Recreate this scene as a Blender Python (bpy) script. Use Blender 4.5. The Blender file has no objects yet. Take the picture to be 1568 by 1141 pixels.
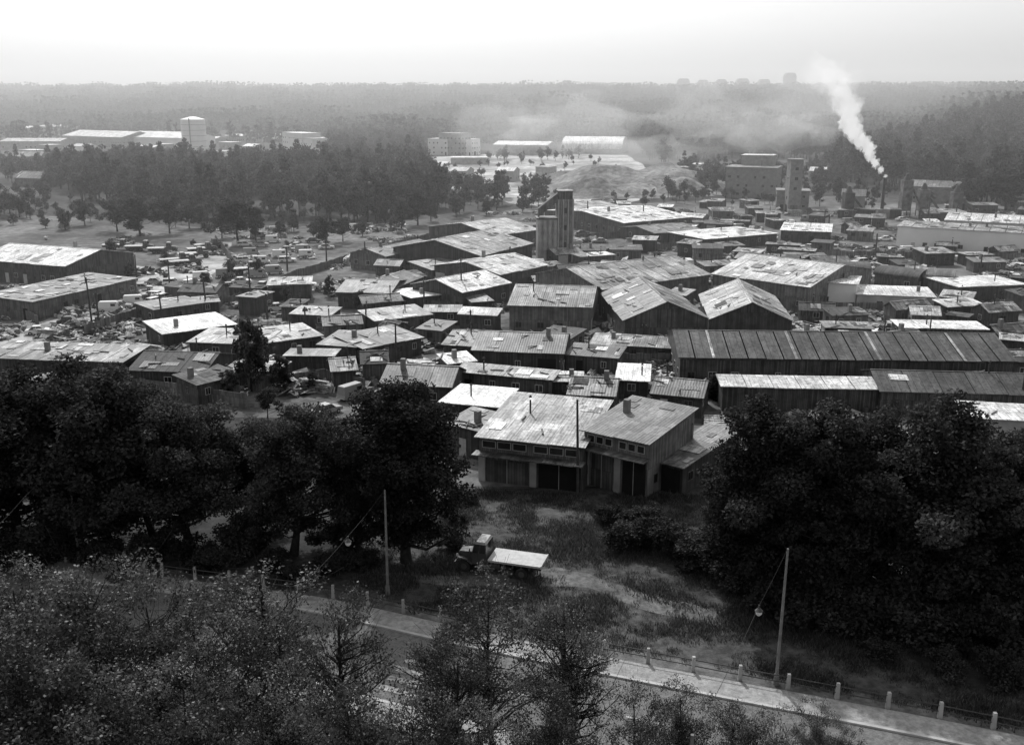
import bpy, math, random
import numpy as np
from mathutils import Vector, noise, Matrix
random.seed(7); R=random.Random(11)
scene=bpy.context.scene
COL=scene.collection
# ---------------------------------------------------------------- survey helpers
CAMH=38.0; F=1500.0; PIT=math.radians(15.6); cp,sp=math.cos(PIT),math.sin(PIT)
def P(px,py,z=0.0):
    """survey bearing -> world position at height z"""
    u=(px-784)/F; v=(570.5-py)/F
    dy=cp+v*sp; dz=-sp+v*cp; t=(z-CAMH)/dz
    return Vector((u*t,dy*t))
def toimg(x,y,z):
    d=y*cp-(z-CAMH)*sp; u=x/d; v=(y*sp+(z-CAMH)*cp)/d
    return (784+u*F,570.5-v*F)
def ztop(dist,py):
    a=PIT+math.atan((py-570.5)/F); return CAMH-dist*math.tan(a)
def sm(a,b,x):
    t=max(0,min(1,(x-a)/(b-a))); return t*t*(3-2*t)
def hgt(x,y):
    h=52*sm(950,2500,y)
    h+=noise.noise(Vector((x*.0013,y*.0011,3.3)))*9*sm(1000,1900,y)
    h+=noise.noise(Vector((x*.004,y*.004,7.3)))*9*sm(900,1300,y)*(1-sm(2100,2500,y))
    h+=26*sm(.34,.52,x/max(y,1))*sm(400,850,y)*(1-sm(1500,2300,y))
    return h
# ---------------------------------------------------------------- materials
def newmat(name):
    m=bpy.data.materials.new(name); m.use_nodes=True
    nt=m.node_tree; nt.nodes.clear()
    out=nt.nodes.new('ShaderNodeOutputMaterial'); b=nt.nodes.new('ShaderNodeBsdfPrincipled')
    nt.links.new(b.outputs[0],out.inputs[0]); return m,nt,b,out
def nd(nt,t,**k):
    n=nt.nodes.new(t)
    for a,v in k.items(): setattr(n,a,v)
    return n
def ramp(nt,fac,a,b,p0=.3,p1=.7):
    r=nd(nt,'ShaderNodeMapRange'); r.inputs[1].default_value=p0; r.inputs[2].default_value=p1
    r.inputs[3].default_value=a; r.inputs[4].default_value=b; nt.links.new(fac,r.inputs[0]); return r.outputs[0]
def noi(nt,vec,scale,det=4,rough=.6):
    n=nd(nt,'ShaderNodeTexNoise'); n.inputs['Scale'].default_value=scale; n.inputs['Detail'].default_value=det
    n.inputs['Roughness'].default_value=rough
    if vec is not None: nt.links.new(vec,n.inputs['Vector'])
    return n.outputs[0]
def mth(nt,op,a,b):
    n=nd(nt,'ShaderNodeMath',operation=op)
    for i,x in enumerate((a,b)):
        if isinstance(x,(int,float)): n.inputs[i].default_value=x
        else: nt.links.new(x,n.inputs[i])
    return n.outputs[0]
def offs(nt,src):
    oi=nd(nt,'ShaderNodeObjectInfo'); va=nd(nt,'ShaderNodeVectorMath',operation='MULTIPLY_ADD')
    nt.links.new(src,va.inputs[0]); va.inputs[1].default_value=(1,1,1)
    sc=mth(nt,'MULTIPLY',oi.outputs['Random'],173.0)
    nt.links.new(sc,va.inputs[2]); return va.outputs[0],oi.outputs['Random']
def simple(name,lo,hi,scale=1.0,rough=.8,spec=.3,bump=0,rnd=.0,metal=0):
    m,nt,b,o=newmat(name); tc=nd(nt,'ShaderNodeTexCoord')
    v,r=offs(nt,tc.outputs['Object'])
    n=noi(nt,v,scale); c=ramp(nt,n,lo,hi)
    if rnd: c=mth(nt,'MULTIPLY',c,ramp(nt,r,1-rnd,1+rnd,0,1))
    nt.links.new(c,b.inputs['Base Color']); b.inputs['Roughness'].default_value=rough
    b.inputs['Specular IOR Level'].default_value=spec; b.inputs['Metallic'].default_value=metal
    if bump:
        bp=nd(nt,'ShaderNodeBump'); bp.inputs['Strength'].default_value=.6; bp.inputs['Distance'].default_value=bump
        nt.links.new(noi(nt,v,scale*6),bp.inputs['Height']); nt.links.new(bp.outputs[0],b.inputs['Normal'])
    return m
def roofmat(name,lo,hi,stain=.5,rough=.6,corr=.03,sheet=(1.1,2.4)):
    m,nt,b,o=newmat(name); uv=nd(nt,'ShaderNodeTexCoord').outputs['UV']
    v,r=offs(nt,uv)
    br=nd(nt,'ShaderNodeTexBrick'); nt.links.new(v,br.inputs['Vector']); br.offset=0.5
    br.inputs['Color1'].default_value=(lo,)*3+(1,); br.inputs['Color2'].default_value=(hi,)*3+(1,)
    br.inputs['Mortar'].default_value=(lo*.4,)*3+(1,); br.inputs['Scale'].default_value=1
    br.inputs['Mortar Size'].default_value=.035; br.inputs['Brick Width'].default_value=sheet[0]; br.inputs['Row Height'].default_value=sheet[1]
    mp=nd(nt,'ShaderNodeMapping'); mp.inputs['Scale'].default_value=(1.6,.3,1); nt.links.new(v,mp.inputs[0])
    s1=ramp(nt,noi(nt,mp.outputs[0],1.0,8,.72),1-stain,1.15,.36,.58)
    s2=ramp(nt,noi(nt,v,.16,6,.7),1-stain,1.15,.40,.58)
    s3=ramp(nt,noi(nt,v,2.2,4,.7),.55,1.15,.38,.52)
    c=mth(nt,'MULTIPLY',br.outputs[0],mth(nt,'MULTIPLY',s1,mth(nt,'MULTIPLY',s2,s3)))
    c=mth(nt,'MULTIPLY',c,ramp(nt,r,.65,1.15,0,1)); c=mth(nt,'MINIMUM',c,.85)
    nt.links.new(c,b.inputs['Base Color']); b.inputs['Roughness'].default_value=rough
    if corr:
        w=nd(nt,'ShaderNodeTexWave'); nt.links.new(v,w.inputs['Vector']); w.inputs['Scale'].default_value=.9
        bp=nd(nt,'ShaderNodeBump'); bp.inputs['Distance'].default_value=corr; bp.inputs['Strength'].default_value=.5
        nt.links.new(w.outputs[1],bp.inputs['Height']); nt.links.new(bp.outputs[0],b.inputs['Normal'])
    return m
def plank(name,lo,hi,wd=.22):
    m,nt,b,o=newmat(name); uv=nd(nt,'ShaderNodeTexCoord').outputs['UV']; v,r=offs(nt,uv)
    br=nd(nt,'ShaderNodeTexBrick'); nt.links.new(v,br.inputs['Vector']); br.offset=0.3
    br.inputs['Color1'].default_value=(lo,)*3+(1,); br.inputs['Color2'].default_value=(hi,)*3+(1,)
    br.inputs['Mortar'].default_value=(lo*.3,)*3+(1,); br.inputs['Scale'].default_value=1
    br.inputs['Mortar Size'].default_value=.015; br.inputs['Brick Width'].default_value=wd; br.inputs['Row Height'].default_value=3
    c=mth(nt,'MULTIPLY',br.outputs[0],ramp(nt,noi(nt,v,.7,5),.5,1.3)); c=mth(nt,'MULTIPLY',c,ramp(nt,r,.7,1.3,0,1))
    nt.links.new(c,b.inputs['Base Color']); b.inputs['Roughness'].default_value=.85; return m
def leafmat(name,lo,hi,trans=.25,rough=.45,spec=.3):
    m,nt,b,o=newmat(name); g=nd(nt,'ShaderNodeNewGeometry'); tc=nd(nt,'ShaderNodeTexCoord')
    c=ramp(nt,g.outputs['Random Per Island'],lo,hi,0,1)
    c=mth(nt,'MULTIPLY',c,ramp(nt,noi(nt,tc.outputs['Object'],.35,2),.5,1.5,.35,.65))
    oi=nd(nt,'ShaderNodeObjectInfo'); c=mth(nt,'MULTIPLY',c,ramp(nt,oi.outputs['Random'],.65,1.4,0,1))
    nt.links.new(c,b.inputs['Base Color']); b.inputs['Roughness'].default_value=rough; b.inputs['Specular IOR Level'].default_value=spec
    t=nd(nt,'ShaderNodeBsdfTranslucent'); nt.links.new(c,t.inputs[0]); mx=nd(nt,'ShaderNodeMixShader'); mx.inputs[0].default_value=trans
    nt.links.new(b.outputs[0],mx.inputs[1]); nt.links.new(t.outputs[0],mx.inputs[2]); nt.links.new(mx.outputs[0],o.inputs[0]); return m
M={}
M['white']=roofmat('roof_whitewashed_sheet',.55,.80,.36)
M['pale']=roofmat('roof_pale_sheet',.24,.44,.55)
M['mid']=roofmat('roof_weathered_sheet',.11,.24,.6)
M['mottle']=roofmat('roof_patched_sheet',.08,.46,.55)
M['grey']=roofmat('roof_tar_felt_grey',.07,.10,.45,.85,0,(1.0,12))
M['dark']=roofmat('roof_tar_felt_dark',.04,.07,.4,.8,0,(1.0,8))
M['wood']=plank('wall_weathered_boards',.035,.10)
M['wood2']=plank('wall_grey_boards',.09,.19)
M['plaster']=simple('wall_plaster',.3,.48,.6,.85,.2,.01,.15)
M['brick']=simple('wall_brick',.16,.27,.8,.9,.2,.01,.1)
M['conc']=simple('concrete',.24,.4,.7,.85,.2,.01,.1)
M['glass']=simple('window_glass',.015,.03,1,.12,.6)
M['frame']=simple('window_frame_paint',.35,.5,2,.6)
M['doorw']=plank('door_boards',.06,.16,.3)
M['doorshade']=simple('doorway_shade_panel',.01,.02,1,.9)  # flat near-black panel: shade inside an open doorway put into the colour
M['bark']=simple('bark',.02,.045,3,.9,.1,.03)
M['metal']=simple('painted_metal_dark',.04,.08,1,.6,.3)
M['pipe']=simple('rusty_pipe',.03,.08,2,.7,.3)
M['polew']=simple('pole_wood',.04,.08,2,.85)
M['polec']=simple('pole_concrete',.14,.24,2,.85)
M['tyre']=simple('tyre_rubber',.015,.03,3,.85)
M['lumber']=plank('lumber_planks',.3,.6,.3)
M['junk']=simple('junk_mixed',.05,.5,.5,.7,.4,0,.6)
M['junk2']=simple('junk_dark',.03,.16,.6,.8,.3,0,.5)
M['p0']=simple('car_paint_white',.6,.7,1,.3,.5)
M['p1']=simple('car_paint_grey',.25,.3,1,.3,.5)
M['p2']=simple('car_paint_dark',.05,.07,1,.3,.5)
M['tankw']=simple('white_paint_render',.7,.8,.2,.6,.4)
M['leafA']=leafmat('leaf_broadleaf',.022,.062,.28,.75,.1)
M['leafB']=leafmat('leaf_foreground',.035,.14,.38,.5,.35)
M['leafC']=leafmat('leaf_woodland',.04,.10,.2,.85,.1)
M['grassl']=leafmat('grass_blades',.05,.14,.3,.7,.2)
def groundmat(name,a,b,s1,s2,dark=.5):
    m,nt,bs,o=newmat(name); tc=nd(nt,'ShaderNodeTexCoord').outputs['Object']
    c=ramp(nt,noi(nt,tc,s1,6,.65),a,b,.35,.65)
    c=mth(nt,'MULTIPLY',c,ramp(nt,noi(nt,tc,s2,5,.7),dark,1.35,.35,.65))
    nt.links.new(c,bs.inputs['Base Color']); bs.inputs['Roughness'].default_value=.95; bs.inputs['Specular IOR Level'].default_value=.1
    bp=nd(nt,'ShaderNodeBump'); bp.inputs['Distance'].default_value=.15; bp.inputs['Strength'].default_value=.7
    nt.links.new(noi(nt,tc,s2*1.5,5,.7),bp.inputs['Height']); nt.links.new(bp.outputs[0],bs.inputs['Normal']); return m
M['ground']=groundmat('ground_soil_grass',.03,.09,.02,.5)
M['dirt']=groundmat('yard_dirt',.07,.22,.035,.4)
M['grassg']=groundmat('grass_field',.045,.10,.09,1.2)
M['track']=groundmat('dirt_track',.09,.19,.2,1.0)
M['heap']=groundmat('spoil_gravel',.14,.3,.08,.4,.5)
M['sand']=groundmat('sand_pale',.2,.6,.03,.15)
M['asph']=groundmat('asphalt',.13,.17,.1,2.5,.8)
M['pave']=groundmat('pavement_concrete',.24,.34,.2,2.5,.8)
M['kerb']=simple('kerb_stone',.35,.5,1,.85)
M['paint']=simple('road_paint_worn',.14,.6,1.8,.7)
# ---------------------------------------------------------------- mesh builder
class MB:
    def __init__(s): s.v=[];s.f=[];s.m=[];s.mats=[]
    def mi(s,m):
        if m not in s.mats: s.mats.append(m)
        return s.mats.index(m)
    def poly(s,pts,m):
        i=len(s.v); s.v+= [tuple(p) for p in pts]; s.f.append(tuple(range(i,i+len(pts)))); s.m.append(s.mi(m))
    def hexa(s,c,m):   # 8 corners: bottom 4 ccw, top 4 ccw
        i=len(s.v); s.v+=[tuple(p) for p in c]; k=s.mi(m)
        for f in ((3,2,1,0),(4,5,6,7),(0,1,5,4),(1,2,6,5),(2,3,7,6),(3,0,4,7)):
            s.f.append(tuple(i+j for j in f)); s.m.append(k)
    def box(s,x0,x1,y0,y1,z0,z1,m):
        s.hexa([(x0,y0,z0),(x1,y0,z0),(x1,y1,z0),(x0,y1,z0),(x0,y0,z1),(x1,y0,z1),(x1,y1,z1),(x0,y1,z1)],m)
    def slab(s,q,t,m):
        s.hexa([(a[0],a[1],a[2]-t) for a in q]+[tuple(a) for a in q],m)
    def cyl(s,a,b,r0,r1,m,n=8,cap=True):
        a=Vector(a);b=Vector(b);d=(b-a).normalized(); u=d.orthogonal().normalized(); w=d.cross(u)
        i=len(s.v);k=s.mi(m)
        for c,r in((a,r0),(b,r1)):
            for j in range(n):
                t=2*math.pi*j/n; s.v.append(tuple(c+(u*math.cos(t)+w*math.sin(t))*r))
        for j in range(n):
            s.f.append((i+j,i+(j+1)%n,i+n+(j+1)%n,i+n+j)); s.m.append(k)
        if cap: 
            s.f.append(tuple(i+n+j for j in range(n))); s.m.append(k); s.f.append(tuple(i+j for j in reversed(range(n)))); s.m.append(k)
    def prism(s,prof,y0,y1,m,tap=1.0):
        n=len(prof); i=len(s.v);k=s.mi(m)
        for y in(y0,y1): s.v+=[(x,y,z) for x,z in prof]
        for j in range(n): s.f.append((i+j,i+(j+1)%n,i+n+(j+1)%n,i+n+j)); s.m.append(k)
        s.f.append(tuple(i+j for j in reversed(range(n)))); s.m.append(k)
        s.f.append(tuple(i+n+j for j in range(n))); s.m.append(k)
    def obox(s,c,dx,dy,dz,rot,m):
        mt=Matrix.Rotation(rot[2],3,'Z')@Matrix.Rotation(rot[0],3,'X')@Matrix.Rotation(rot[1],3,'Y'); c=Vector(c)
        s.hexa([tuple(c+mt@Vector((x*dx/2,y*dy/2,z*dz/2))) for z in(-1,1) for x,y in((-1,-1),(1,-1),(1,1),(-1,1))],m)
    def mesh(s,name):
        me=bpy.data.meshes.new(name); me.from_pydata(s.v,[],s.f)
        for m in s.mats: me.materials.append(M[m])
        me.polygons.foreach_set('material_index',s.m)
        uv=me.uv_layers.new(name='UVMap'); me.update()
        for p in me.polygons:
            n=p.normal
            t=Vector((-n.y,n.x,0)) if abs(n.z)<.9995 else Vector((1,0,0))
            if abs(n.z)>.999: t=Vector((1,0,0))
            t.normalize(); w=n.cross(t)
            for li in p.loop_indices:
                co=me.vertices[me.loops[li].vertex_index].co; uv.data[li].uv=(co.dot(t),co.dot(w))
        return me
    def obj(s,name,parent=None,loc=(0,0,0),rz=0):
        if not s.v: return None
        o=bpy.data.objects.new(name,s.mesh(name)); COL.objects.link(o); o.location=loc; o.rotation_euler=(0,0,rz)
        if parent: o.parent=parent
        return o
def empty(name,loc,rz=0):
    e=bpy.data.objects.new(name,None); COL.objects.link(e); e.location=loc; e.rotation_euler=(0,0,rz); e.empty_display_size=.5; return e
def inst(name,me,loc,rz=0,sc=(1,1,1)):
    o=bpy.data.objects.new(name,me); COL.objects.link(o); o.location=loc; o.rotation_euler=(0,0,rz); o.scale=sc; return o
# ---------------------------------------------------------------- buildings
foot=[]
def building(name,L,Rr,B,h,roof='flat',rise=.0,rm='mid',wm='wood',fac='win',ov=.35,pipes=1,patch=3,ribs=0,z0=0):
    a=P(*L,h+z0); b=P(*Rr,h+z0); zb=h+(rise if roof=='shed' else 0)
    ex=(b-a); w=ex.length; ex.normalize(); ey=Vector((-ex.y,ex.x))
    d=B if isinstance(B,(int,float)) else max(3.0,(P(*B,zb+z0)-a).dot(ey)); ang=math.atan2(ex.y,ex.x)
    c=a+ex*w/2+ey*d/2; foot.append((c.x,c.y,w/2,d/2,ang))
    E=empty(name,(a.x,a.y,z0),ang); rr=random.Random(int(L[0]*31+L[1]*7+Rr[0]))
    W=MB(); T=.1
    if roof=='gablex':
        W.poly([(0,0,0),(w,0,0),(w,0,h),(w/2,0,h+rise),(0,0,h)],wm); W.poly([(w,d,0),(0,d,0),(0,d,h),(w/2,d,h+rise),(w,d,h)],wm)
        W.poly([(w,0,0),(w,d,0),(w,d,h),(w,0,h)],wm); W.poly([(0,d,0),(0,0,0),(0,0,h),(0,d,h)],wm)
    else:
        hb=h+rise if roof=='shed' else h
        W.poly([(0,0,0),(w,0,0),(w,0,h),(0,0,h)],wm); W.poly([(w,d,0),(0,d,0),(0,d,hb),(w,d,hb)],wm)
        for x,fl in((0,1),(w,0)):
            if roof=='gable': q=[(x,0,0),(x,d,0),(x,d,h),(x,d/2,h+rise),(x,0,h)]
            elif roof=='barrel': q=[(x,0,0),(x,d,0)]+[(x,d/2+d/2*math.cos(t),h+rise*math.sin(t)) for t in np.linspace(0,math.pi,13)]
            else: q=[(x,0,0),(x,d,0),(x,d,hb),(x,0,h)]
            if fl: q=q[::-1]
            W.poly(q,wm)
    W.obj('walls',E)
    Rf=MB(); slopes=[]
    if roof=='flat': slopes.append([(-ov,-ov,h+T),(w+ov,-ov,h+T),(w+ov,d+ov,h+T),(-ov,d+ov,h+T)])
    elif roof=='shed':
        k=rise/d*ov; slopes.append([(-ov,-ov,h+T-k),(w+ov,-ov,h+T-k),(w+ov,d+ov,h+rise+T+k),(-ov,d+ov,h+rise+T+k)])
    elif roof=='gable':
        k=rise/(d/2)*ov
        slopes.append([(-ov,-ov,h+T-k),(w+ov,-ov,h+T-k),(w+ov,d/2,h+rise+T),(-ov,d/2,h+rise+T)])
        slopes.append([(w+ov,d+ov,h+T-k),(-ov,d+ov,h+T-k),(-ov,d/2+.003,h+rise+T),(w+ov,d/2+.003,h+rise+T)])
        Rf.box(-ov,w+ov,d/2-.15,d/2+.15,h+rise+T-.03,h+rise+T+.05,rm)
        for i in range(ribs):
            x=w*(i+.4)/ribs; Rf.slab([(x-.18,-ov,h+T-k+.04),(x+.18,-ov,h+T-k+.04),(x+.18,d/2-.16,h+rise+T+.04),(x-.18,d/2-.16,h+rise+T+.04)],.03,'pale')
    elif roof=='gablex':
        k=rise/(w/2)*ov
        slopes.append([(-ov,d+ov,h+T-k),(-ov,-ov,h+T-k),(w/2,-ov,h+rise+T),(w/2,d+ov,h+rise+T)])
        slopes.append([(w+ov,-ov,h+T-k),(w+ov,d+ov,h+T-k),(w/2+.003,d+ov,h+rise+T),(w/2+.003,-ov,h+rise+T)])
        Rf.box(w/2-.15,w/2+.15,-ov,d+ov,h+rise+T-.03,h+rise+T+.05,rm)
    elif roof=='barrel':
        pr=[(d/2-(d/2+ov)*math.cos(t),h+T+rise*math.sin(t)) for t in np.linspace(0,math.pi,15)]
        for (y0,za),(y1,zc) in zip(pr[:-1],pr[1:]):
            Rf.slab([(-ov,y0,za),(w+ov,y0,za),(w+ov,y1,zc),(-ov,y1,zc)],T,rm)
    for q in slopes:
        # roofs laid in separate bays with slightly uneven eaves and levels
        q=[Vector(p) for p in q]; L_=(q[1]-q[0]).length; nb=max(1,int(L_/rr.uniform(2.2,3.4))); ev=(q[0]-q[3]).normalized()
        for i in range(nb):
            s0,s1=i/nb,(i+1)/nb-.004; e=rr.uniform(-.03,.16); dz=Vector((0,0,rr.uniform(0,.045)))
            if name.startswith('distant'): e=0
            Rf.slab([q[0].lerp(q[1],s0)+ev*e+dz,q[0].lerp(q[1],s1)+ev*e+dz,q[3].lerp(q[2],s1)+dz,q[3].lerp(q[2],s0)+dz],T,rm if (rr.random()<.9 or rm in('white','grey')) else rr.choice(['mid','pale','mottle']))
    Rf.obj('roof',E)
    if slopes and patch:
        X=MB()
        for q in slopes[:2]:
            q=[Vector(p) for p in q]; n=(q[1]-q[0]).cross(q[3]-q[0]).normalized()
            lw=(q[1]-q[0]).length; ll=(q[3]-q[0]).length
            for i in range(int(patch*max(1,lw*ll/55))):
                pw=min(rr.uniform(.6,2.6),lw*.6); pl=min(rr.uniform(.6,2.2),ll*.6); s=rr.uniform(.02,1-pw/lw-.02); t=rr.uniform(.02,1-pl/ll-.02); sk_=rr.uniform(-.06,.06)
                def pt(s,t): return q[0]+(q[1]-q[0])*s+(q[3]-q[0])*t+n*(.08+.004*i)
                X.slab([pt(s,t),pt(s+pw/lw,t+sk_*pw/ll),pt(s+pw/lw,t+(pl+sk_*pw)/ll),pt(s,t+pl/ll)],.02,rr.choice(['mid','pale','grey','white','mottle','mottle'] if rm not in('white',) else ['white','pale','pale','mid']))
            for i in range(rr.randint(0,6)):
                s=rr.uniform(.08,.92);c=q[0]+(q[1]-q[0])*s+(q[3]-q[0])*rr.uniform(.1,.8)
                X.obox(c+n*.12,rr.uniform(.1,.2),rr.uniform(1.0,2.6),.1,(0,0,rr.uniform(-1.5,1.5)),'doorw')
        X.obj('roof_patches',E)
    if pipes:
        C=MB()
        for i in range(pipes):
            x=rr.uniform(.15,.85)*w;y=rr.uniform(.3,.7)*d
            if rr.random()<.6: C.cyl((x,y,h),(x,y,h+rise+rr.uniform(1,1.8)),.1,.1,'pipe',7); C.cyl((x,y,h+rise+1.5),(x,y,h+rise+1.75),.2,.05,'pipe',7)
            else: C.box(x-.3,x+.3,y-.3,y+.3,h,h+rise+1.1,'brick')
        C.obj('chimney',E)
    G=MB(); D=MB()
    def side(sd,s,o,z):
        return {'f':(s,-o,z),'r':(w+o,s,z),'l':(-o,d-s,z)}[sd]
    def bx(mb,sd,s0,s1,o0,o1,za,zc,m):
        p=side(sd,s0,o0,za);q=side(sd,s1,o1,zc); mb.box(min(p[0],q[0]),max(p[0],q[0]),min(p[1],q[1]),max(p[1],q[1]),za,zc,m)
    for sd,ln in (('f',w),('r',d),('l',d)):
        if fac=='blank' or ln<2.6: continue
        if fac=='garage' and sd=='f':
            nb=max(2,int(ln/4.2)); bw=ln/nb
            for i in range(nb):
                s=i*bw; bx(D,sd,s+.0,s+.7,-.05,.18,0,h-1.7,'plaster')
                bx(D,sd,s+.9,s+bw-.2,-.05,.04,0,h-1.8,'doorshade' if i%2 else 'doorw')
                bx(D,sd,s+bw/2-.03+.3,s+bw/2+.03+.3,.04,.06,0,h-1.8,'frame')
                bx(D,sd,s+.9,s+bw-.2,.04,.07,h-1.95,h-1.8,'frame')
                k=3
                for j in range(k):
                    ww=(bw-.6)/k; bx(G,sd,s+.3+j*ww+.08,s+.3+(j+1)*ww-.08,-.05,.03,h-1.15,h-.35,'frame'); bx(G,sd,s+.3+j*ww+.15,s+.3+(j+1)*ww-.15,.03,.045,h-1.08,h-.42,'glass')
            D.box(-.3,w+.3,-1.5,-.02,h-1.62,h-1.5,'mid')
            continue
        sp_=rr.uniform(2.4,3.6); n=int(ln/sp_)
        for fl in range(1 if h<6.5 else int(h/3.3)):
            zb_=fl*3.3
            for i in range(n):
                s=(i+.5)*ln/n+rr.uniform(-.15,.15); r_=rr.random()
                if r_<.18 and fl==0:
                    dw=rr.choice([.5,1.3]); 
                    if ln/n<2*dw+.7: dw=.45
                    dh=min(h-.3,2.1 if dw<1 else 2.6); bx(D,sd,s-dw,s+dw,-.05,.04,0.02,dh,rr.choice(['doorw','frame','doorshade','doorw']))
                elif r_<.75:
                    ww=rr.choice([.4,.55,.55]); fm=rr.choice(['frame','doorw','doorw'])
                    z1=zb_+min(h-.35,2.2); bx(G,sd,s-ww,s+ww,-.05,.04,z1-1.0,z1,fm); bx(G,sd,s-ww+.08,s-.03,.04,.05,z1-.92,z1-.08,'glass'); bx(G,sd,s+.03,s+ww-.08,.04,.05,z1-.92,z1-.08,'glass')
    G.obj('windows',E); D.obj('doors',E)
    return E
Bd=building
Bd('repair_garage',(733,668),(893,685),(762,600),4.8,'shed',.9,'pale','wood2','garage',patch=1)
Bd('repair_garage_annex',(895,658),(993,680),(935,602),5.8,'shed',.9,'mid','wood2','garage',patch=2)
Bd('lean_to_shed',(1000,704),(1046,716),(1072,645),3,'shed',.7,'mid','wood','win')
Bd('lean_to_shed',(684,648),(732,660),(700,620),3.4,'shed',.5,'mid','wood','win')
Bd('flat_roof_workshop',(676,616),(762,624),(682,588),3.4,'flat',0,'white','wood','win',patch=0)
Bd('long_shed',(700,569),(845,582),(703,556),3,'shed',.3,'pale','wood','win')
Bd('small_shed',(847,584),(890,585),(850,570),2.6,'flat',0,'white','wood','win')
Bd('small_shed',(945,582),(992,584),(956,558),2.6,'flat',0,'white','wood','win',patch=0)
Bd('long_shed',(1107,592),(1347,596),(1109,576),3.2,'shed',.3,'white','wood','blank',patch=0,pipes=0)
Bd('long_warehouse',(1042,547),(1555,553),(1068,508),4.2,'gable',1.9,'grey','wood','win',pipes=2,ribs=4,patch=0)
Bd('gabled_shed',(1350,598),(1640,606),(1352,568),3.3,'gable',1.3,'grey','wood','win',patch=1)
Bd('plaster_office',(1485,640),(1640,648),(1490,617),3.6,'flat',0,'white','plaster','win',patch=1)
Bd('gabled_shed',(1000,601),(1075,608),(1008,580),2.8,'gable',1.1,'mid')
Bd('gabled_shed',(872,602),(940,606),(880,578),3,'gable',1.1,'mottle')
Bd('gabled_workshop',(957,490),(1084,488),(1010,448),4.5,'gablex',2.8,'mid','wood','win',pipes=0)
Bd('gabled_workshop',(1088,489),(1213,492),(1120,452),4.5,'gablex',2.8,'pale','wood','win',pipes=0)
Bd('main_workshop',(922,443),(1086,420),(893,410),5,'gable',2.4,'pale','wood2','win',patch=4)
Bd('main_workshop_wing',(1092,420),(1240,440),(1128,388),5,'gable',2.4,'white','wood2','win',patch=4)
Bd('gabled_workshop',(735,392),(815,373),(688,362),5,'gable',2.5,'pale','wood','win')
Bd('gabled_workshop',(760,361),(826,352),(735,338),4.5,'gable',2,'pale','wood','win')
Bd('gabled_shed',(708,448),(780,433),(684,425),4,'gable',1.6,'white','wood')
Bd('gabled_shed',(765,421),(838,406),(745,392),4,'gable',1.6,'white','wood')
Bd('lean_to_shed',(662,414),(732,406),(668,397),3,'shed',.5,'pale')
Bd('corrugated_workshop',(780,467),(905,471),(783,437),5,'gable',1.8,'mottle','wood2','win')
Bd('gabled_shed',(725,536),(862,541),(742,507),3.5,'gable',1.3,'mid','wood')
Bd('gabled_shed',(680,527),(720,530),(700,505),3,'gable',1,'mid')
Bd('lean_to_shed',(868,543),(945,549),(872,526),2.8,'shed',.3,'mid')
Bd('long_shed',(905,527),(1035,534),(915,511),2.6,'flat',0,'mottle')
Bd('gabled_shed',(517,447),(597,449),(530,427),3.2,'gable',1.1,'mid')
Bd('gabled_shed',(602,442),(645,424),(592,421),3.2,'gable',1,'mid')
Bd('small_shed',(630,457),(672,452),(640,441),2.8,'flat',0,'white',patch=0)
Bd('long_shed',(590,393),(668,377),(585,378),3.6,'gable',1.2,'mid','wood2')
Bd('small_shed',(488,528),(545,532),(505,506),2.8,'shed',.4,'mottle')
Bd('lean_to_shed',(556,534),(645,517),(552,508),2.8,'shed',.5,'mid')
Bd('small_shed',(437,545),(510,546),(440,535),2.6,'flat',0,'pale',patch=0)
Bd('small_shed',(575,492),(660,482),(575,474),2.8,'shed',.4,'pale')
Bd('small_shed',(250,512),(360,497),(262,488),2.8,'shed',.3,'white',patch=0)
Bd('long_shed',(290,524),(400,528),(300,503),2.8,'shed',.3,'pale',patch=2)
Bd('long_shed',(403,526),(492,514),(398,504),2.8,'shed',.3,'pale')
Bd('long_workshop',(-40,397),(100,408),(-30,371),4.5,'gable',2,'white','wood','win')
Bd('office_row',(50,463),(208,427),(0,447),3.4,'shed',.3,'mottle','wood2','win',patch=6)
Bd('small_shed',(236,475),(312,464),(240,460),3,'flat',0,'mid')
Bd('long_shed',(-30,548),(188,555),(-20,523),3,'shed',.4,'mottle',patch=6)
Bd('gabled_shed',(200,566),(312,570),(225,538),3,'gable',1.3,'dark')
Bd('small_shed',(302,590),(366,574),(300,568),2.8,'shed',.4,'grey')
Bd('gabled_shed',(585,586),(690,591),(605,562),3.2,'gable',1.4,'mid')
Bd('plaster_depot',(1375,347),(1640,362),(1378,338),6,'flat',0,'pale','tankw','win',pipes=2)
Bd('long_shed',(1448,337),(1640,347),(1450,325),5,'gable',1,'white','plaster','blank')
Bd('small_shed',(1313,451),(1432,456),(1316,437),3.2,'flat',0,'white','plaster',patch=0)
Bd('plaster_office',(1252,432),(1312,436),(1256,420),4.8,'flat',0,'white','tankw',patch=0)
Bd('small_shed',(1468,440),(1572,436),(1480,424),3.2,'flat',0,'white',patch=1)
Bd('small_shed',(1380,502),(1512,505),(1383,491),2.8,'flat',0,'white',patch=0)
Bd('small_shed',(1265,502),(1335,504),(1268,493),2.8,'flat',0,'pale',patch=1)
Bd('gabled_workshop',(955,342),(1060,333),(925,316),4,'gable',1.6,'white')
Bd('small_shed',(1080,367),(1190,358),(1088,351),3,'flat',0,'white')
Bd('small_shed',(1196,353),(1272,356),(1200,341),3.4,'flat',0,'white')
Bd('small_shed',(1003,358),(1072,352),(1005,344),3,'gable',1,'mid')
Bd('long_shed',(885,322),(950,316),(885,309),4,'gable',1,'pale')
Bd('barrel_roof_shed',(1340,420),(1405,427),(1345,411),3,'barrel',1.2,'grey','wood2')
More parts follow.
